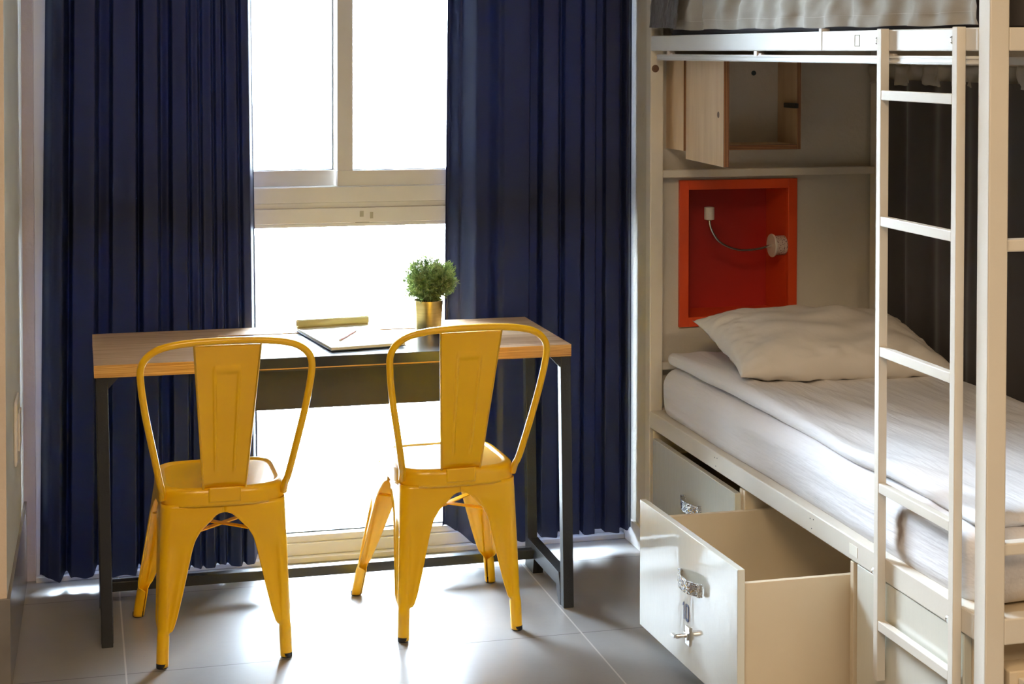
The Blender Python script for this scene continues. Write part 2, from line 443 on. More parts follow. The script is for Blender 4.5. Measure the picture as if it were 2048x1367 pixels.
# light switch plate on the left wall
sw = thing('light_switch', 'white switch plate on the narrow wall left of the curtain', 'light switch', (-.1645, 4.62, .56), math.radians(-.86))
bm = B(); soft_box(bm, 0, .010, -.075, .075, -.085, .085, .0045, 3, 12, 12); link('plate', bm, 'whiteplastic', sw, smooth='all')
bx('rocker', (.010, .015, -.045, .045, -.05, .05), 'whiteplastic', sw, .002)

# ceiling lamps over the room behind the viewer
for i, (x, y) in enumerate(((.2, 1.2), (2.1, -.6))):
    t = thing('ceiling_lamp', ('square warm ceiling panel lamp nearer the window', 'square warm ceiling panel lamp farther from the window')[i], 'ceiling lamp', (x, y, 2.8))
    bm = B()
    for q in ((-.6, .6, -.6, -.55), (-.6, .6, .55, .6), (-.6, -.55, -.55, .55), (.55, .6, -.55, .55)): box(bm, *q, -.04, 0)
    link('lamp_frame', bm, 'frame', t, bev=.002)
    bm = B(); box(bm, -.55, .55, -.55, .55, -.03, -.01); link('diffuser', bm, 'lamp', t)

# ------------------------------------------------------------------ curtains
def curtain(name, mat, folds, xtop, xbot, z0, z1, y0, label, group=None, axis='x', nu=420, nv=60, hem=.006, parent=None, flare=None, seed=0, lean=0):
    """folds: list of (u, depth) control points, u 0..1 across; depth towards +Y"""
    def f(u, v):
        z = z0 + (z1 - z0) * v
        a = xbot[0] + (xtop[0] - xbot[0]) * v; b = xbot[1] + (xtop[1] - xbot[1]) * v
        uu = u + .004 * noise.noise(Vector((u * 5, v * 2.2, seed))) * (1 - v * .5)
        for (p, d), (q, e) in zip(folds, folds[1:]):
            if u <= q: dep = d + (e - d) * sm((uu - p) / (q - p)); break
        else: dep = folds[-1][1]
        dep *= (1 + .25 * (1 - v))
        x = a + (b - a) * uu; y = y0 + dep + .004 * noise.noise(Vector((u * 9, v * 3, 3 + seed))) + lean * (1 - v)
        zz = z + (.35 * (dep - .01) + hem * .4 * noise.noise(Vector((u * 14, 0, seed)))) * max(0, 1 - v * 8)
        return (x, y, zz) if axis == 'x' else (y, x, zz)
    bm = B(); grid(bm, nu, nv, f)
    o = link(name, bm, mat, parent, smooth='all')
    if label: tag(o, label, 'curtain', group)
    return o
def fold_from_px(lst, a, b):
    return [((x - a) / (b - a), d) for x, d in lst]
# left curtain, control points by where its folds fall across the cloth
L = [(95, .03), (112, .006), (130, .0), (143, .045), (152, .012), (190, .004), (200, .045), (218, .04), (226, .006), (268, .0), (275, .045), (284, .008), (310, .004), (318, .045),
     (332, .04), (340, .010), (366, .006), (371, .022), (377, .012), (388, .008), (393, .022), (399, .012), (414, .008), (419, .022), (425, .012), (434, .010), (439, .022),
     (446, .012), (464, .006), (469, .022), (476, .010), (488, .012), (500, .05)]
curtain('curtain', 'navy', fold_from_px(L, 95, 500), (-.076, .500), (-.112, .528), .028, 2.62, 4.995,
        'navy blue floor-length curtain beside the left wall, behind the wooden end of the desk', 'navy window curtains', hem=.03)
R = [(905, .078), (909, .082), (930, .055), (955, -.002), (975, .0), (1000, .012), (1012, .004), (1060, .002), (1068, .036), (1082, .036), (1090, .006), (1118, .0), (1128, .024), (1136, .008), (1165, .004),
     (1170, .024), (1176, .008), (1196, .004), (1202, .024), (1214, .024), (1220, .008), (1246, .002), (1252, .02), (1262, .0), (1275, .02)]
curtain('curtain', 'navy', fold_from_px(R, 905, 1275), (1.125, 1.700), (1.105, 1.704), .048, 2.62, 4.990,
        'navy blue floor-length curtain between the open window and the bunk bed', 'navy window curtains', hem=.03, seed=5)
rod = thing('curtain_rod', 'white ceiling-height rail carrying the navy window curtains', 'curtain rail', (0, 5.0, 2.63))
bm = B(); box(bm, -.15, 1.705, -.015, .015, 0, .03); link('rail', bm, 'railwhite', rod, bev=.002)
bm = B(); box(bm, -.15, -.12, -.02, .10, .03, .05); link('bracket', bm, 'railwhite', rod, bev=.002); bm = B(); box(bm, 1.67, 1.70, -.02, .10, .03, .05); link('bracket', bm, 'railwhite', rod, bev=.002)

# ------------------------------------------------------------------ desk
T = thing('desk', 'oak-topped desk with black steel legs standing in front of the window', 'desk', (.69, 4.72, 0))
def D(x0, x1, y0, y1, z0, z1): return (x0 - .69, x1 - .69, y0 - 4.72, y1 - 4.72, z0, z1)
TX0, TX1, TY0, TY1, TZ0, TZ1 = .040, 1.341, 4.469, 4.972, .715, .748
IX0, IX1, IY1 = .392, 1.035, 4.852
bm = B()
box(bm, *D(TX0, IX0, TY0, TY1, TZ0, TZ1)); box(bm, *D(IX1, TX1, TY0, TY1, TZ0, TZ1)); box(bm, *D(IX0, IX1, IY1, TY1, TZ0, TZ1)); box(bm, *D(IX0, IX1, TY0, IY1, TZ0, TZ0 + .003))
top = link('desktop', bm, ['oak', 'plyedge'], T)
for p in top.data.polygons:
    if abs(p.normal.z) < .5: p.material_index = 1
bx('inset_panel', D(IX0 + .001, IX1 - .001, TY0 + .001, IY1 - .001, TZ0 + .003, TZ1 - .002), 'blacktop', T, .001)['label'] = 'black laminate flap set into the desktop'
bm = B(); box(bm, *D(.42, 1.02, 4.60, 4.84, .578, .712)); box(bm, *D(.41, 1.03, 4.57, 4.60, .690, .7145))
link('cable_box', bm, 'apron', T, bev=.003)['label'] = 'charcoal steel box hung under the flap'
LEAN = .011
def leg(x0, y0, name='leg'):
    bm = B(); vs = box(bm, *D(x0, x0 + .030, y0, y0 + .032, 0, .7145))
    for v in vs:
        if v.co.z < .1: v.co.x += LEAN
    # gusset under the top
    link(name, bm, 'black', T, bev=.002)
for x in (.045, 1.311):
    leg(x, 4.474); leg(x, 4.856)
for x in (.045, 1.311):
    s = 1 if x < .5 else -1
    bm = B(); xa = (x + .030 if s > 0 else x) - .69
    prism(bm, [(xa, .7145), (xa + s * .030, .7145), (xa + s * .007, .690), (xa, .683)], 'y', 4.478 - 4.72, 4.50 - 4.72)
    link('gusset', bm, 'black', T)
    xl = x + LEAN - .001
    bm = B()
    poly = [(4.888, 0), (4.888, .092), (4.525, .088), (4.510, .055), (4.5075, .037), (4.5065, .037), (4.5065, 0), (4.522, .0), (4.538, .018), (4.550, .048), (4.790, .048), (4.800, 0)]
    prism(bm, [(a - 4.72, b) for a, b in poly], 'x', xl - .69, xl + .032 - .69)
    link('base_rail', bm, 'black', T, bev=.0015)
bx('stretcher', D(.045 + LEAN + .03, 1.311 + LEAN, 4.792, 4.822, .046, .074), 'black', T, .002)

# ------------------------------------------------------------------ chairs
RIM_Z, SEAT_Z = .412, .452
FEET = {(-1, -1): (-.1585, -.205), (1, -1): (.1585, -.205), (-1, 1): (-.202, .207), (1, 1): (.202, .207)}
TOPC = {(-1, -1): (-.158, -.192), (1, -1): (.158, -.192), (-1, 1): (-.160, .110), (1, 1): (.160, .110)}
def arch_w(z, half):
    tab = [(.0, .031), (.083, .031), (.10, .040), (.134, .049), (.184, .060), (.235, .070), (.287, .080), (.319, .088), (.345, .102), (.369, .125), (.377, .133), (.383, .141), (.3865, .148), (.3885, .155), (.389, .160), (.5, .160)]
    return interp(tab, z) * (half / .160 if z > .25 else 1 + (half / .160 - 1) * z / .25)
def seat_curve(x):   # outward bow of the rear apron
    return -.014 * (1 - (x / .158) ** 2)
def chair_leg(sx, sy):
    fx, fy = FEET[(sx, sy)]; tx, ty = TOPC[(sx, sy)]
    bm = B(); NS = 34
    ZL = [.004 + .326 * i / 44 for i in range(44)] + [.33 + .0592 * (1 - (1 - i / 24) ** 2) for i in range(25)] + [.393, .40, RIM_Z]; NZ = len(ZL) - 1
    hx, hy = .158, .151
    def f(u, v):
        z = ZL[round(v * NZ)]; k = z / RIM_Z
        # outer corner of the leg, flaring outwards to the foot
        cx = (fx + sx * .014) + (tx - fx - sx * .014) * k; cy = (fy + sy * .014) + (ty - fy - sy * .014) * k
        wx = min(arch_w(z, hx), abs(cx)); wy = min(arch_w(z, hy), abs(cy - (TOPC[(sx, -1)][1] + TOPC[(sx, 1)][1]) / 2))
        if z > .389: wx = abs(cx); wy = abs(cy - (TOPC[(sx, -1)][1] + TOPC[(sx, 1)][1]) / 2)
        r = .024
        # L section: along x side -> rounded corner -> along y side
        l1, la, l2 = wx - r, r * PI / 2, wy - r; tot = l1 + la + l2; s = u * tot
        bow = 0
        if s < l1:
            px, py = cx - sx * (wx - s), cy
            g = (wx - s) / wx
            if .085 < z < .33:   # pressed groove in each face
                q = sm((z - .085) / .03) * (1 - sm((z - .28) / .05)); c = (g - .50) / .26
                bow = .0045 * q * max(0, 1 - c * c)
            py -= sy * bow
        elif s < l1 + la:
            a = (s - l1) / r; px = cx - sx * r + sx * r * math.sin(a); py = cy - sy * r + sy * r * math.cos(a)
        else:
            px, py = cx, cy - sy * r - sy * (s - l1 - la)
            g = (s - l1 - la + r) / wy
            if .085 < z < .33:
                q = sm((z - .085) / .03) * (1 - sm((z - .28) / .05)); c = (g - .50) / .26
                px -= sx * .0045 * q * max(0, 1 - c * c)
        # arch lip rolled slightly outwards
        e = min(u, 1 - u) * tot
        if .09 < z < .395:
            q = .0035 * max(0, 1 - e / .006) * sm((z - .09) / .03) * (1 - sm((z - .372) / .012))
            if u < .5: py += sy * q
            else: px += sx * q
        # tube foot
        b = 1 - sm((z - .078) / .018)
        if b > 0:
            R = .0145; mx, my = cx - sx * R, cy - sy * R
            a0 = math.atan2(-sy, -sx) + (.25 if sx * sy < 0 else -.25) * 1
            dirn = 1 if sx * sy > 0 else -1
            # start from the inner side, run past the x face and round to the y face
            a = math.atan2(-sy, -sx) - dirn * (.2 + u * (2 * PI - .4))
            qx, qy = mx + R * math.cos(a), my + R * math.sin(a)
            px = px + (qx - px) * b; py = py + (qy - py) * b
        if sy < 0 and z > .28:
            py += seat_curve(px) * sm((z - .28) / .1)
        return (px, py, z)
    grid(bm, NS, NZ, f)
    return bm
def chair_seat():
    bm = B(); n = 72
    def outline(th, sc, z):
        c, s = math.cos(th), math.sin(th); p = 5.2
        d = (abs(c) ** p + abs(s) ** p) ** (-1 / p)
        x = .163 * sc * c * d; y = -.041 + .154 * sc * s * d
        if s < 0: y += seat_curve(x / max(sc, .3)) * min(1, -s * d) * sc
        return (x, y, z)
    rings = [(1.014, RIM_Z - .006), (1.014, RIM_Z + .001), (1.008, RIM_Z + .022), (1.003, RIM_Z + .033), (.975, SEAT_Z - .003), (.94, SEAT_Z), (.90, SEAT_Z - .0005), (.875, SEAT_Z - .004), (.84, SEAT_Z - .005), (.6, SEAT_Z - .007), (.3, SEAT_Z - .0075), (.02, SEAT_Z - .008)]
    R_ = [[bm.verts.new(outline(2 * PI * k / n, sc, z)) for k in range(n)] for sc, z in rings]
    for i in range(len(R_) - 1):
        for k in range(n): bm.faces.new((R_[i][k], R_[i][(k + 1) % n], R_[i + 1][(k + 1) % n], R_[i + 1][k]))
    bm.faces.new(R_[-1]); return bm
def back_y(z): return -.192 - .014 - (z - .452) * .27
def slat():
    bm = B()
    def f(u, v):
        z = .452 + (.836 - .452) * v; hw = .0535 + (.083 - .0535) * v ** .9
        x = (u * 2 - 1) * hw; y = back_y(z) + .004 * (1 - (u * 2 - 1) ** 2)
        # pressed panel outline
        if .10 < v < .90:
            iw = hw * .40; d = abs(abs(x) - iw)
            e = max(0, 1 - (d / .004) ** 2) * sm((v - .10) / .04) * (1 if v < .84 else 0)
            if .80 < v < .86 and abs(x) < iw: e = max(e, 1 - ((v - .83) / .03) ** 2)
            y -= .0028 * e
        if v < .04: y += .006 * (1 - v / .04)
        return (x, y, z)
    grid(bm, 72, 90, f); return bm
def make_chair(label, loc, rz):
    c = thing('metal_chair', label, 'chair', loc, rz, 'yellow metal chairs at the desk')
    for k in ((-1, -1), (1, -1), (-1, 1), (1, 1)):
        l = link('leg', chair_leg(*k), 'yellow', c, smooth='all', solid=.0022)
        fx, fy = FEET[k]; bm = B(); lathe(bm, [(.0125, 0), (.0150, .002), (.0150, .013), (.0135, .014)], 20, (fx, fy, 0))
        link('foot_cap', bm, 'rubber', l, smooth=True)
    link('seat', chair_seat(), 'yellow', c, smooth='all', solid=.002)
    pts = [(.155, .425), (.157, .450), (.163, .475), (.178, .55), (.200, .66), (.212, .745), (.212, .785), (.198, .812), (.168, .832), (.12, .8425), (.06, .847), (0, .848)]
    full = [(-x, back_y(z), z) for x, z in pts] + [(x, back_y(z), z) for x, z in pts[-2::-1]]
    full = [(x, y + (.024 if z < .44 else .016 if z < .46 else (.006 if z < .5 else 0)), z) for x, y, z in full]
    bm = B(); tube(bm, smooth_path(full, 8), .0092, 14); link('back_hoop', bm, 'yellow', c, smooth='all')
    s = link('back_slat', slat(), 'yellow', c, smooth='all', solid=.003)
    for sg in (-1, 1):
        bm = B(); tube(bm, [(sg * .083, back_y(.838), .838), (sg * .0535, back_y(.452), .452), (sg * .053, back_y(.445) + .006, .445)], .0028, 10); link('rolled_edge', bm, 'yellow', s, smooth='all')
    bm = B()
    def tabf(u, v):
        x = (u * 2 - 1) * .041; z = .4165 + .038 * v
        y = -.041 - .154 * 1.005 - .014 * (1 - (x / .158) ** 2) - .0015 + .001 * v - (back_y(.452) * 0)
        return (x, y, z)
    grid(bm, 12, 8, tabf); link('slat_tab', bm, 'yellow', s, smooth='all', solid=.0025)
    for sg in (-1, 1):
        bm = B(); p = [(sg * .150, -.176, .316), (sg * .07, -.10, .317), (0, -.035, .317), (-sg * .07, .03, .317), (-sg * .160, .112, .316)]
        pts2 = smooth_path(p, 4)
        rings = []
        for i, q in enumerate(pts2):
            d = (pts2[min(i + 1, len(pts2) - 1)] - pts2[max(i - 1, 0)]).normalized(); a = d.cross(Vector((0, 0, 1))).normalized()
            q = q + Vector((0, 0, -.004 if sg < 0 else 0))
            rings.append([bm.verts.new(q + a * x_ + Vector((0, 0, z_))) for x_, z_ in ((-.009, -.003), (.009, -.003), (.009, .0), (-.009, .0))])
        for i in range(len(rings) - 1):
            for k in range(4): bm.faces.new((rings[i][k], rings[i][(k + 1) % 4], rings[i + 1][(k + 1) % 4], rings[i + 1][k]))
        bm.faces.new(rings[0][::-1]); bm.faces.new(rings[-1])
        link('seat_brace', bm, 'yellow', c, smooth=True)
    return c
def copy_tree(o, parent=None):
    c = o.copy(); COL.objects.link(c)
    if parent: c.parent = parent
    for ch in [x for x in bpy.data.objects if x.parent == o]: copy_tree(ch, c)
    return c
ch1 = make_chair('yellow metal chair standing at the left half of the desk, nearer the left wall', (.3605, 4.500, 0), .004)
ch2 = copy_tree(ch1); ch2.location = (.984, 4.540, 0); ch2.rotation_euler = (0, 0, math.radians(2.2))
ch2['label'] = 'yellow metal chair at the right half of the desk, in front of the potted plant'

# ------------------------------------------------------------------ things on the desk
pl = thing('potted_plant', 'small bushy green plant in a brass pot on the back of the desk', 'potted plant', (1.000, 4.80, .7462))
bm = B(); lathe(bm, [(.0355, 0), (.037, .001), (.0435, .090), (.0435, .092), (.0415, .092), (.040, .080), (0.0001, .078)], 48)
link('pot', bm, 'brass', pl, smooth=True)
bm = B(); lathe(bm, [(.040, .079), (.036, .086), (.018, .092), (.0001, .094)], 24); link('moss', bm, 'soil', pl, smooth=True)
rnd = random.Random(3); bms, bml = B(), B()
def leaf(bm, p, d, ln, wd):
    a, b = frame_from(d); a = (a * math.cos(rnd.random() * 6) + b * math.sin(rnd.random() * 6)).normalized(); nrm = d.cross(a).normalized()
    mid = p + d * ln * .5 + nrm * ln * .08; tip = p + d * ln - nrm * ln * .05
    v = [bm.verts.new(q) for q in (p, mid - a * wd, mid + a * wd, tip)]
    bm.faces.new((v[0], v[1], v[3], v[2]))
for i in range(430):
    th = rnd.random() * 2 * PI; el = math.asin(rnd.uniform(-.72, 1))
    Rr = .078 * rnd.uniform(.72, 1.06)
    tip = Vector((Rr * math.cos(th) * math.cos(el), Rr * math.sin(th) * math.cos(el), max(.096, .150 + Rr * .90 * math.sin(el))))
    root = Vector((.03 * math.cos(th) * rnd.random(), .03 * math.sin(th) * rnd.random(), .085))
    midp = root.lerp(tip, .5) + Vector((rnd.uniform(-.006, .006), rnd.uniform(-.006, .006), .012))
    P_ = smooth_path([root, midp, tip], 5); tube(bms, P_, .0006, 4, False)
    for k, q in enumerate(P_[3:]):
        for _ in range(3):
            d = (P_[-1] - P_[0]).normalized() * .7 + Vector((rnd.gauss(0, 1), rnd.gauss(0, 1), rnd.gauss(0, 1))).normalized()
            leaf(bml, q, d.normalized(), rnd.uniform(.010, .018), .0013)
fo = link('foliage', bml, 'leaf', pl); link('stems', bms, 'leaf', fo)

nb = thing('sketchbook', 'open sketchpad with rolled-back yellow pages lying on the desk', 'notebook', (.62, 4.875, .7483), math.radians(0))
c0, c1, c2, c3 = Vector((.622, 4.872)), Vector((.672, 4.527)), Vector((.884, 4.560)), Vector((.838, 4.905))
def quad_slab(name, mat, e, z0, z1, parent=nb, org=(.62, 4.875)):
    cen = (c0 + c1 + c2 + c3) / 4; bm = B()
    prism(bm, [((q + (q - cen).normalized() * e).x - org[0], (q + (q - cen).normalized() * e).y - org[1]) for q in (c0, c1, c2, c3)], 'z', z0, z1)
    return link(name, bm, mat, parent)
quad_slab('cover', 'cover', .004, 0, .002); quad_slab('page_block', 'paper', 0, .002, .009)
bm = B(); A_, B_ = Vector((c0.x - .62, c0.y - 4.875, .022)), Vector((c3.x - .62, c3.y - 4.875, .022))
ax_ = (B_ - A_).normalized(); pr = Vector((-ax_.y, ax_.x, 0)); ring0, ring1 = [], []
for k in range(34):
    a = -1.9 + k / 33 * 7.2; r_ = .0125 - .0028 * k / 33
    off = pr * math.cos(a) * r_ + Vector((0, 0, math.sin(a) * r_))
    ring0.append(bm.verts.new(A_ + off)); ring1.append(bm.verts.new(B_ + off))
for k in range(33): bm.faces.new((ring0[k], ring0[k + 1], ring1[k + 1], ring1[k]))
link('rolled_pages', bm, 'yellowpaper', nb, smooth='all', solid=.002)
bm = B(); prism(bm, [(c1.x - .62 - .001, c1.y - 4.875 - .001), (c1.x - .62 + .018, c1.y - 4.875 + .003), (c1.x - .62 - .0005, c1.y - 4.875 + .018)], 'z', .0091, .0098)
link('corner_tab', bm, 'brass', nb)
pc = thing('pencil', 'short pink and white pencil lying on the open sketchpad', 'pencil', (.712, 4.632, .7612))
d_ = Vector((.070, .150, 0)); bm = B(); tube(bm, [(0, 0, 0), d_ * .9], .0036, 6); link('barrel', bm, 'pencil', pc)
bm = B(); tube(bm, [d_ * .9, d_ * .97], .0038, 8); link('ferrule', bm, 'pencilw', pc)
bm = B(); tube(bm, [(0, 0, 0), -d_ * .07], .003, 6, True, [.0034, .0006]); link('tip', bm, 'pencilw', pc)

# ------------------------------------------------------------------ bunk bed
XB0, XB1 = 1.700, 2.500
YN0, YN1, YF0, YF1 = 2.868, 2.912, 4.826, 4.868
bed = thing('bunk_bed', 'cream steel bunk bed frame standing against the wall right of the curtain', 'bunk bed', (2.10, 3.87, 0))
def bb(name, dims, mat='bedwhite', bev=.003, parent=bed):
    x0, x1, y0, y1, z0, z1 = dims
    return bx(name, (x0 - 2.1, x1 - 2.1, y0 - 3.87, y1 - 3.87, z0, z1), mat, parent, bev)
posts = []
for x in (XB0, XB1 - .042):
    for (y0, y1) in ((YF0, YF1), (YN0, YN1)):
        posts.append(bb('post', (x, x + .042, y0, y1, 0, 2.35)))
bm = B(); lathe(bm, [(.0001, -.004), (.009, -.004), (.009, -.001), (.0115, 0), (.0115, .002)], 20, (XB0 + .015 - 2.1, YF0 - 3.87 - .001, 1.518), 'y'); link('bolt_cap', bm, 'brownbolt', posts[0], smooth=True)['label'] = 'brown bolt cap'
for z0, z1, mt in ((.415, .466, 'bedwhite'), (1.572, 1.618, 'railwhite')):
    for x in (XB0, XB1 - .042): bb('side_rail', (x + (0 if x < 2 else .01), x + .042, YN1, YF0, z0, z1), mt)
    bb('end_rail', (XB0 + .042, XB1 - .042, YF0 + .002, YF1 - .002, z0, z1)); bb('end_rail', (XB0 + .042, XB1 - .042, YN0 + .002, YN1 - .002, z0, z1))
for y0, y1 in ((YF0 + .008, YF1 - .008), (YN0 + .008, YN1 - .008)):
    for z0, z1 in ((1.182, 1.206), (.588, .612)): bb('end_rail', (XB0 + .042, XB1 - .042, y0, y1, z0, z1))
bb('slat_base', (XB0 + .042, XB1 - .042, YN1 + .01, YF0 - .01, .425, .448), 'melamine')
bb('slat_base', (XB0 + .042, XB1 - .042, YN1 + .01, YF0 - .01, 1.580, 1.604), 'melamine')
# marks on the rail: screw holes and a strip of old tape
rl = [o for o in bpy.data.objects if o.name.startswith('side_rail')][0]
bm = B()
for (cy, cz) in ((4.28, .44), (3.66, .44)):
    for a, b in ((-.012, .012), (.006, .010), (-.002, -.012)):
        lathe(bm, [(.0016, 0), (.0016, -.0006)], 8, (XB0 - 2.1, cy + a - 3.87, cz + b), 'x'); link('screw_hole', bm, 'gasket', rl); bm = B()
bm.free()
bm = B(); box(bm, XB0 - .001 - 2.1, XB0 - 2.1, 3.415 - 3.87, 3.455 - 3.87, .428, .452); link('tape', bm, 'paper', rl)['label'] = 'yellowed strip of tape'
ru = [o for o in bpy.data.objects if o.name.startswith('side_rail')][2]
bm = B(); box(bm, XB0 - .0015 - 2.1, XB0 - 2.1, 3.616 - 3.87, 3.630 - 3.87, 1.574, 1.617); box(bm, XB0 - .0015 - 2.1, XB0 + .02 - 2.1, 3.616 - 3.87, 3.630 - 3.87, 1.617, 1.625); link('cable_tie', bm, 'whiteplastic', ru)['label'] = 'white plastic tie round the rail'
bm = B()
for a, b, c, d in ((3.420, 3.445, 1.606, 1.608), (3.420, 3.445, 1.582, 1.584), (3.420, 3.422, 1.582, 1.608), (3.443, 3.445, 1.582, 1.608)): box(bm, XB0 - .0006 - 2.1, XB0 - 2.1, a - 3.87, b - 3.87, c, d)
link('sticker_residue', bm, 'grime', ru)
# curtain track below the side rail, held by clips
tr = thing('curtain_track', 'white aluminium curtain track hung under the side rail of the bunk', 'curtain rail', (XB0, 3.87, 1.54))
bm = B()
box(bm, .004, .030, YN1 - 3.87, YF0 - .045 - 3.87, .004, .022); box(bm, .001, .030, YN1 - 3.87, YF0 - .045 - 3.87, .016, .019); box(bm, .001, .030, YN1 - 3.87, YF0 - .045 - 3.87, .006, .009)
link('track', bm, 'railwhite', tr, bev=.001)
for y in (4.68, 4.02, 3.30):
    bm = B(); box(bm, .002, .022, y - 3.87 - .010, y - 3.87 + .010, .018, .0318); box(bm, .006, .016, y - .03 - 3.87, y - 3.87, .021, .026); link('clip', bm, 'whiteplastic', tr, bev=.001)
# dark curtain along the back of the lower bed with gathered header
Cn = [(i / 22, (.0 if i % 2 else .030) + .005 * math.sin(i * 2.3)) for i in range(23)]
cb = curtain('curtain', 'charcoal', Cn, (2.75, 4.80), (2.80, 4.80), .47, 1.485, 2.412, 'dark charcoal curtain hanging along the far side of the lower bunk', axis='y', nu=260, nv=30)
hb = B()
def hdr(u, v):
    y = 2.75 + 2.05 * u; ph = u * 150
    return (2.428 + .010 * math.sin(ph) + .012 * noise.noise(Vector((u * 60, v * 2, 1))), y, 1.478 + .053 * v - .010 * abs(math.sin(u * 26)) * (1 - v) + .004 * noise.noise(Vector((u * 90, v * 3, 4))))
grid(hb, 520, 8, hdr); link('header_tape', hb, 'greige', cb, smooth='all', solid=.004)['label'] = 'gathered beige header tape'
t2 = thing('curtain_track', 'white curtain track under the far side rail, above the charcoal curtain', 'curtain rail', (2.432, 3.84, 1.535))
bm = B(); box(bm, -.015, .015, -.92, .97, 0, .022); link('track', bm, 'railwhite', t2, bev=.001)
bm = B(); box(bm, .015, .0255, -.9, .95, .008, .020); link('mounting_strip', bm, 'railwhite', t2, bev=.001)
# curtains of the upper bunk
Cu = [(i / 26, .018 * (i % 2) * (1 + .6 * math.sin(i * 1.7)) + .006) for i in range(27)]
def upc(name, mat, ya, yb, zl, label, seed, folds, x0, hemline):
    def f(u, v):
        y = ya + (yb - ya) * u; z = zl(u) + (2.35 - zl(u)) * v
        for (p, d), (q, e) in zip(folds, folds[1:]):
            if u <= q: dep = d + (e - d) * sm((u - p) / (q - p)); break
        else: dep = folds[-1][1]
        k = .5 + .5 * min(1, v * 6)
        return (x0 + dep * k + (.016 if x0 > 1.7 else .004) * noise.noise(Vector((u * 17, v * 9, seed))) + .006 * noise.noise(Vector((u * 40, v * 30, seed))), y, z)
    bm = B(); grid(bm, 340, 60, f); o = link(name, bm, mat, None, smooth='all'); tag(o, label, 'curtain')
    if hemline:
        bm = B()
        def g(u, v):
            p = f(u, (.026) / (2.35 - 1.62)); return (p[0] - .002, p[1], p[2] + .0012 * v)
        grid(bm, 340, 1, g); link('hem_stitching', bm, 'greigelight', o)
    return o
upc('curtain', 'greige', 2.93, 4.66, lambda u: 1.6235 + .010 * u + .0015 * math.sin(u * 40), 'beige curtain with a stitched hem closing the side of the upper bunk', 2, Cu, 1.708, True)
upc('curtain', 'slate', 4.56, 4.795, lambda u: 1.637 + .006 * u, 'short slate grey curtain end beside the post of the upper bunk', 9, [(0, .02), (.3, .03), (.6, .015), (1, .02)], 1.674, False)
upn = B()
def endc(u, v): return (1.75 + .72 * u, 2.937 + .010 * math.sin(u * 38), 1.622 + .7 * v)
grid(upn, 120, 10, endc); tag(link('curtain', upn, 'charcoal', None, smooth='all'), 'dark curtain across the foot end of the upper bunk', 'curtain')
bm = B(); soft_box(bm, 1.746, 2.454, 2.98, 4.81, 1.606, 1.72, .03, 12, 30, 6); tag(link('mattress', bm, 'greymat', None, smooth='all'), 'grey mattress of the upper bunk, mostly behind the beige curtain', 'mattress')

# mattress and bedding
def mwr(q, n):
    a = noise.noise(Vector((q.x * 6, q.y * 1.5, q.z * 5))) * .006 + noise.noise(Vector((q.x * 3, q.y * 3, q.z * 16 + 3))) * .004
    return q + n * a
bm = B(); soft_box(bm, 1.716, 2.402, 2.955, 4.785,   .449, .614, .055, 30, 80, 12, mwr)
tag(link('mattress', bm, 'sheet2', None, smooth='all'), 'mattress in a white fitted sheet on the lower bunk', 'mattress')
def twr(q, n):
    k = sm((4.75 - q.y) / .5)
    x = q.x; y = q.y
    edge = sm((x - 1.78) / .25)
    f = noise.noise(Vector((x * 11 + y * 1.2, y * 1.3, 1))) * .011 + (.5 - abs(noise.noise(Vector((x * 15 + y * 4, y * 1.7, 7))))) * .012 * k
    s = -.018 * sm((4.3 - y) / .8) * (1 - sm((x - 1.75) / .3))
    dx = .012 * noise.noise(Vector((0, y * 3, 11))) * (1 - edge) + .012 * sm((4.55 - y) / .8) * (1 - edge)
    zz = q.z + (f + s if n.z > -.3 else s * .4)
    zz += .010 * noise.noise(Vector((y * 4, x * 2, 5))) * (1 - edge)
    return Vector((x + dx, y, zz))
bm = B(); soft_box(bm, 1.735, 2.400, 2.975, 4.772, .6145, .654, .0195, 46, 110, 5, twr)
tag(link('quilt', bm, 'sheet', None, smooth='all'), 'thin white quilt lying wrinkled over the lower bunk mattress', 'quilt')
def pillow():
    bm = B(); nu, nv = 72, 56; hx, hy = .320, .235
    for side in (1, -1):
        def f(u, v):
            a, b = u * 2 - 1, v * 2 - 1
            sx_ = hx * (1 - .07 * (1 - abs(b) ** 2) * abs(a) ** 6 * 1.0); sy_ = hy * (1 - .10 * (1 - abs(a) ** 2) * abs(b) ** 6)
            t = ((1 - abs(a) ** 2.6) * (1 - abs(b) ** 2.6)) ** .52
            wr = noise.noise(Vector((a * 2.2, b * 3.0, 4 * side))) * .020 * t
            ed = max(abs(a), abs(b)); wr += noise.noise(Vector((a * 9, b * 9, 2))) * .013 * sm((ed - .5) / .5) * t ** .5
            wr += .006 * math.sin(a * 20 + b * 3) * sm((abs(b) - .6) / .4) * t
            h = .086 * t if side > 0 else .055 * t
            return (a * sx_, b * sy_, side * (h + wr) if t > 0 else 0)
        grid(bm, nu, nv, f)
    bmesh.ops.remove_doubles(bm, verts=bm.verts, dist=.0008)
    bmesh.ops.recalc_face_normals(bm, faces=bm.faces)
    return bm
pw = link('pillow', pillow(), 'pillow', None, smooth='all')
tag(pw, 'plump off-white pillow at the head of the lower bunk', 'pillow')
pw.location = (2.086, 4.430, .717); pw.rotation_euler = (math.radians(10), math.radians(1), math.radians(-4))

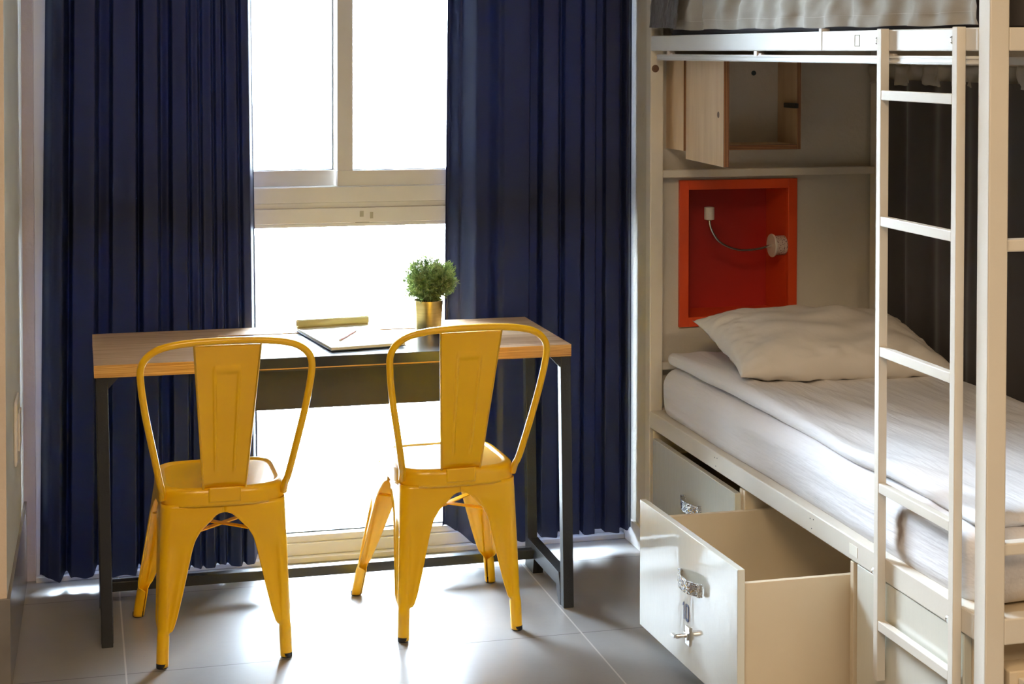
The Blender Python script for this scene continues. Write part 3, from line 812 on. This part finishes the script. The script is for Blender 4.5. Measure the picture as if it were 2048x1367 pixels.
# ladder
ld = thing('ladder', 'cream metal ladder bolted upright to the side rails of the bunk bed', 'ladder', (1.680, 3.12, 0))
for y in (3.278, 2.957):
    bm = B(); box(bm, 0, .0195, y - 3.12, y - 3.12 + .0205, .2 if y > 3 else .12, 1.620); st = link('stile', bm, 'bedwhite', ld, bev=.0015)
    for z in (1.594, .432):
        bm = B(); lathe(bm, [(.006, 0), (.006, .006), (.009, .007), (.009, .012), (.0001, .013)], 16, (.010, y - 3.12 + .0205, z), 'y'); link('bolt', bm, 'chrome', st, smooth=True)
for z in (1.466, 1.193, .910, .613, .312):
    bm = B(); box(bm, .0005, .0185, 2.9775 - 3.12, 3.278 - 3.12, z, z + .021); link('rung', bm, 'bedwhite', ld, bev=.0015)

# drawers under the bed
CXF = 1.700
def handle(parent, x, y, z, L_=.125):
    bm = B(); n = 26
    # bowed strap handle
    pro = []
    for i in range(n + 1):
        s = i / n * 2 - 1; pro.append((x - .022 * (1 - abs(s) ** 2.6) - .006, y + s * L_ / 2, z))
    for i in range(n):
        for a, b in ((pro[i], pro[i + 1]),):
            pass
    V = []
    for i, (a, b, c) in enumerate(pro):
        th = .005
        V.append([bm.verts.new(q) for q in ((a, b, c - .015), (a, b, c + .015), (a + th, b, c + .015), (a + th, b, c - .015))])
    for i in range(n):
        for k in range(4): bm.faces.new((V[i][k], V[i][(k + 1) % 4], V[i + 1][(k + 1) % 4], V[i + 1][k]))
    bm.faces.new(V[0][::-1]); bm.faces.new(V[-1])
    for s in (-1, 1): box(bm, x - .012, x, y + s * (L_ / 2 + .001) - .004, y + s * (L_ / 2 + .001) + .004, z - .015, z + .015)
    bmesh.ops.recalc_face_normals(bm, faces=bm.faces)
    h = link('handle', bm, 'hammer', parent); h['label'] = 'hammered chrome handle'; return h
def carcass(t, y0, y1, oy, CXF=1.700):
    bm = B()
    for q in ((y0, y0 + .016), (y1 - .016, y1)): box(bm, CXF, 2.40, q[0] - oy, q[1] - oy, .015, .412)
    box(bm, 2.385, 2.40, y0 + .016 - oy, y1 - .016 - oy, .015, .412); box(bm, CXF, 2.385, y0 + .016 - oy, y1 - .016 - oy, .015, .031)
    o = link('carcass', bm, 'melamine', t, bev=.001); return o
def drawer(t, xf, y0, y1, zb, zt, skew=0, hy=None, closed=True):
    """front panel in the plane x=xf, box behind it"""
    e = bpy.data.objects.new('drawer', None)
    bm = B(); vs = box(bm, xf, xf + .018, y0, y1, zb, zt)
    for v in vs:
        v.co.x += skew * (y1 - v.co.y) / (y1 - y0)
    fr = link('drawer', bm, ['gloss', 'melamine'], t, bev=.0015)
    bm = B(); a, b = y0 + .018, y1 - .030; X0 = xf + .018 + skew; X1 = X0 + .56; h = zt - .038
    box(bm, X0 - skew * .0, X1, a, a + .014, zb + .02, h); box(bm, X0 - skew, X1, b - .014, b, zb + .02, h)
    box(bm, X1 - .014, X1, a + .014, b - .014, zb + .02, h); box(bm, X0, X1 - .014, a + .014, b - .014, zb + .02, zb + .03)
    link('drawer_box', bm, 'melamine', fr, bev=.0008)
    return fr
def unit(y0, y1, label):
    t = thing('drawer_unit', label, 'storage drawer', (0, (y0 + y1) / 2, 0), 0, 'storage units under the lower bunk'); carcass(t, y0, y1, (y0 + y1) / 2, 1.700 if y0 > 3 else 1.7225); return t, (y0 + y1) / 2
u1, oy = unit(4.09, 4.80, 'cream under-bed drawer unit with its drawer closed, next to the curtain')
d1 = drawer(u1, 1.682, 4.095 - oy, 4.745 - oy, .084, .400); handle(d1, 1.682, 4.405 - oy, .285)
u2, oy = unit(3.435, 4.085, 'under-bed drawer unit whose glossy drawer numbered 10 is pulled out')
d2 = drawer(u2, 1.408, 3.456 - oy, 4.070 - oy, .084, .410, .019); hx_ = 1.4175
handle(d2, hx_, 3.715 - oy, .302)
# number 10 in condensed figures
bm = B()
def bar(ya, yb, za, zb): box(bm, hx_ - .0006, hx_ + .0006, ya - oy, yb - oy, za, zb)
N0, NH = .197, .239
bar(3.766, 3.7715, N0, NH)
prism(bm, [(3.7715 - oy, NH), (3.7715 - oy, NH - .008), (3.7775 - oy, NH - .012), (3.7775 - oy, NH - .006)], 'x', hx_ - .0006, hx_ + .0006)
for ya, yb in ((3.7545, 3.760), (3.737, 3.7425)): bar(ya, yb, N0 + .004, NH - .004)
prism(bm, [(3.737 - oy, NH - .004), (3.742 - oy, NH), (3.755 - oy, NH), (3.760 - oy, NH - .004), (3.760 - oy, NH - .0065), (3.737 - oy, NH - .0065)], 'x', hx_ - .0006, hx_ + .0006)
prism(bm, [(3.737 - oy, N0 + .004), (3.742 - oy, N0), (3.755 - oy, N0), (3.760 - oy, N0 + .004), (3.760 - oy, N0 + .0065), (3.737 - oy, N0 + .0065)], 'x', hx_ - .0006, hx_ + .0006)
link('number', bm, 'ink', d2)['label'] = 'printed number 10'
bm = B(); px = hx_ - .002
box(bm, px - .001, px + .003, 3.726 - oy, 3.754 - oy, .143, .188); box(bm, px - .006, px - .001, 3.728 - oy, 3.752 - oy, .158, .174)
lathe(bm, [(.0045, -.030), (.0055, -.026), (.0055, 0)], 16, (px, 3.742 - oy, .166), 'x'); box(bm, px - .036, px - .028, 3.738 - oy, 3.758 - oy, .163, .170)
link('latch', bm, 'chrome', d2, bev=.0008)['label'] = 'chrome turn latch'
u3, oy = unit(2.95, 3.430, 'under-bed drawer unit behind the foot of the ladder, drawer closed')
d3 = drawer(u3, 1.704, 2.955 - oy, 3.425 - oy, .030, .412)
# small crate end seen under the foot of the bed
cr = thing('storage_box', 'cream storage box tucked under the foot end of the lower bunk', 'storage box', (2.1, 2.90, 0))
bm = B(); box(bm, -.345, .20, -.03, .03, .0, .362); link('body', bm, 'melamine', cr, bev=.003)
bm = B(); box(bm, -.327, .20, -.052, -.030, .0, .350); link('front_panel', bm, 'bedwhite', cr, bev=.003)

# ------------------------------------------------------------------ niche, lamp, plywood cubby
ni = thing('wall_niche', 'orange-red recessed shelf box set in the wall above the pillow', 'wall shelf', (2.01, 4.88, .94))
bm = B(); X0, X1, Z0, Z1 = NX0 - 2.01, NX1 - 2.01, NZ0 - .94, NZ1 - .94; fw = .030
for q in ((X0, X0 + fw, Z0, Z1), (X1 - fw, X1, Z0, Z1), (X0 + fw, X1 - fw, Z0, Z0 + fw), (X0 + fw, X1 - fw, Z1 - fw, Z1)):
    box(bm, q[0], q[1], -.012, .006, q[2], q[3])
link('front_frame', bm, 'orange', ni, bev=.001)
bm = B(); tk = .012
box(bm, X0 + fw - tk, X0 + fw, .006, .165, Z0 + fw - tk, Z1 - fw + tk); box(bm, X1 - fw, X1 - fw + tk, .006, .165, Z0 + fw - tk, Z1 - fw + tk)
box(bm, X0 + fw, X1 - fw, .006, .165, Z0 + fw - tk, Z0 + fw); box(bm, X0 + fw, X1 - fw, .006, .165, Z1 - fw, Z1 - fw + tk)
link('side_lining', bm, 'orange', ni)
bx('back_panel', (X0 + fw - tk, X1 - fw + tk, .165, .178, Z0 + fw - tk, Z1 - fw + tk), 'red', ni, 0)
la = thing('reading_lamp', 'gooseneck reading lamp with white round base inside the orange niche', 'lamp', (2.176, 4.90, .955))
bm = B(); lathe(bm, [(.029, -.036), (.031, -.034), (.031, 0)], 36, (0, 0, 0), 'x'); link('base_drum', bm, 'printed', la, smooth=True)
bm = B(); lathe(bm, [(.0001, -.043), (.036, -.043), (.0375, -.040), (.036, -.036), (.0001, -.036)], 40, (-.001, 0, 0), 'x'); pp = link('base_plate', bm, 'whiteplastic', la, smooth=True)
path = smooth_path([(-.043, 0, 0), (-.10, -.004, -.010), (-.165, -.010, -.008), (-.225, -.016, .018), (-.256, -.020, .062), (-.262, -.021, .098)], 14)
bm = B(); tube(bm, path, .0042, 10, True, [.0042 + .0006 * (i % 2) for i in range(len(path))]); link('gooseneck', bm, 'chrome', la, smooth=True)
bm = B(); lathe(bm, [(.009, .088), (.0152, .090), (.0158, .094), (.0158, .128), (.0135, .129), (.0125, .120)], 28, (-.262, -.021, 0)); link('lamp_head', bm, 'whiteplastic', la, smooth=True)

cu = thing('wall_cubby', 'open birch plywood cubby with its door swung out, on the wall above the niche', 'wall cabinet', (1.96, 4.88, 1.27))
def cbx(name, x0, x1, y0, y1, z0, z1, parent=cu, front='plyx'):
    bm = B(); box(bm, x0 - 1.96, x1 - 1.96, y0 - 4.88, y1 - 4.88, z0 - 1.27, z1 - 1.27)
    o = link(name, bm, ['birch', front], parent)
    for p in o.data.polygons:
        if p.normal.y < -.5: p.material_index = 1
    return o
cbx('side_panel', 1.770, 1.783, 4.726, 4.879, 1.271, 1.560); cbx('side_panel', 2.140, 2.153, 4.726, 4.879, 1.271, 1.560)
cbx('bottom_panel', 1.783, 2.140, 4.726, 4.879, 1.271, 1.286, front='plyz'); cbx('top_panel', 1.783, 2.140, 4.726, 4.879, 1.545, 1.560, front='plyz')
cbx('back_panel', 1.783, 2.140, 4.872, 4.879, 1.286, 1.545)
for o in bpy.data.objects:
    if o.name.startswith('back_panel') and o.parent == cu: o.data.materials[0] = M['wall']; o.data.materials[1] = M['wall']
bm = B(); lathe(bm, [(.0001, -.004), (.007, -.004), (.008, 0)], 16, (2.058 - 1.96, 4.872 - 4.88, 1.503 - 1.27), 'y'); link('screw', bm, 'gasket', cu, smooth=True)
bm = B(); box(bm, 2.128 - 1.96, 2.140 - 1.96, 4.715 - 4.88, 4.80 - 4.88, 1.397 - 1.27, 1.412 - 1.27); link('catch', bm, 'black', cu, bev=.001)['label'] = 'black door catch'
bm = B(); prism(bm, [(1.776 - 1.96, 4.722 - 4.88), (1.749 - 1.96, 4.352 - 4.88), (1.765 - 1.96, 4.351 - 4.88), (1.792 - 1.96, 4.721 - 4.88)], 'z', 1.247 - 1.27, 1.562 - 1.27)
dr = link('door', bm, ['birch', 'plyx'], cu)
for p in dr.data.polygons:
    if p.normal.y < -.5: p.material_index = 1
bm = B(); lathe(bm, [(.0001, -.0006), (.009, -.0006), (.009, .0)], 20, (1.7525 - 1.96, 4.40 - 4.88, 1.392 - 1.27), 'x'); link('finger_hole', bm, 'brownbolt', dr)
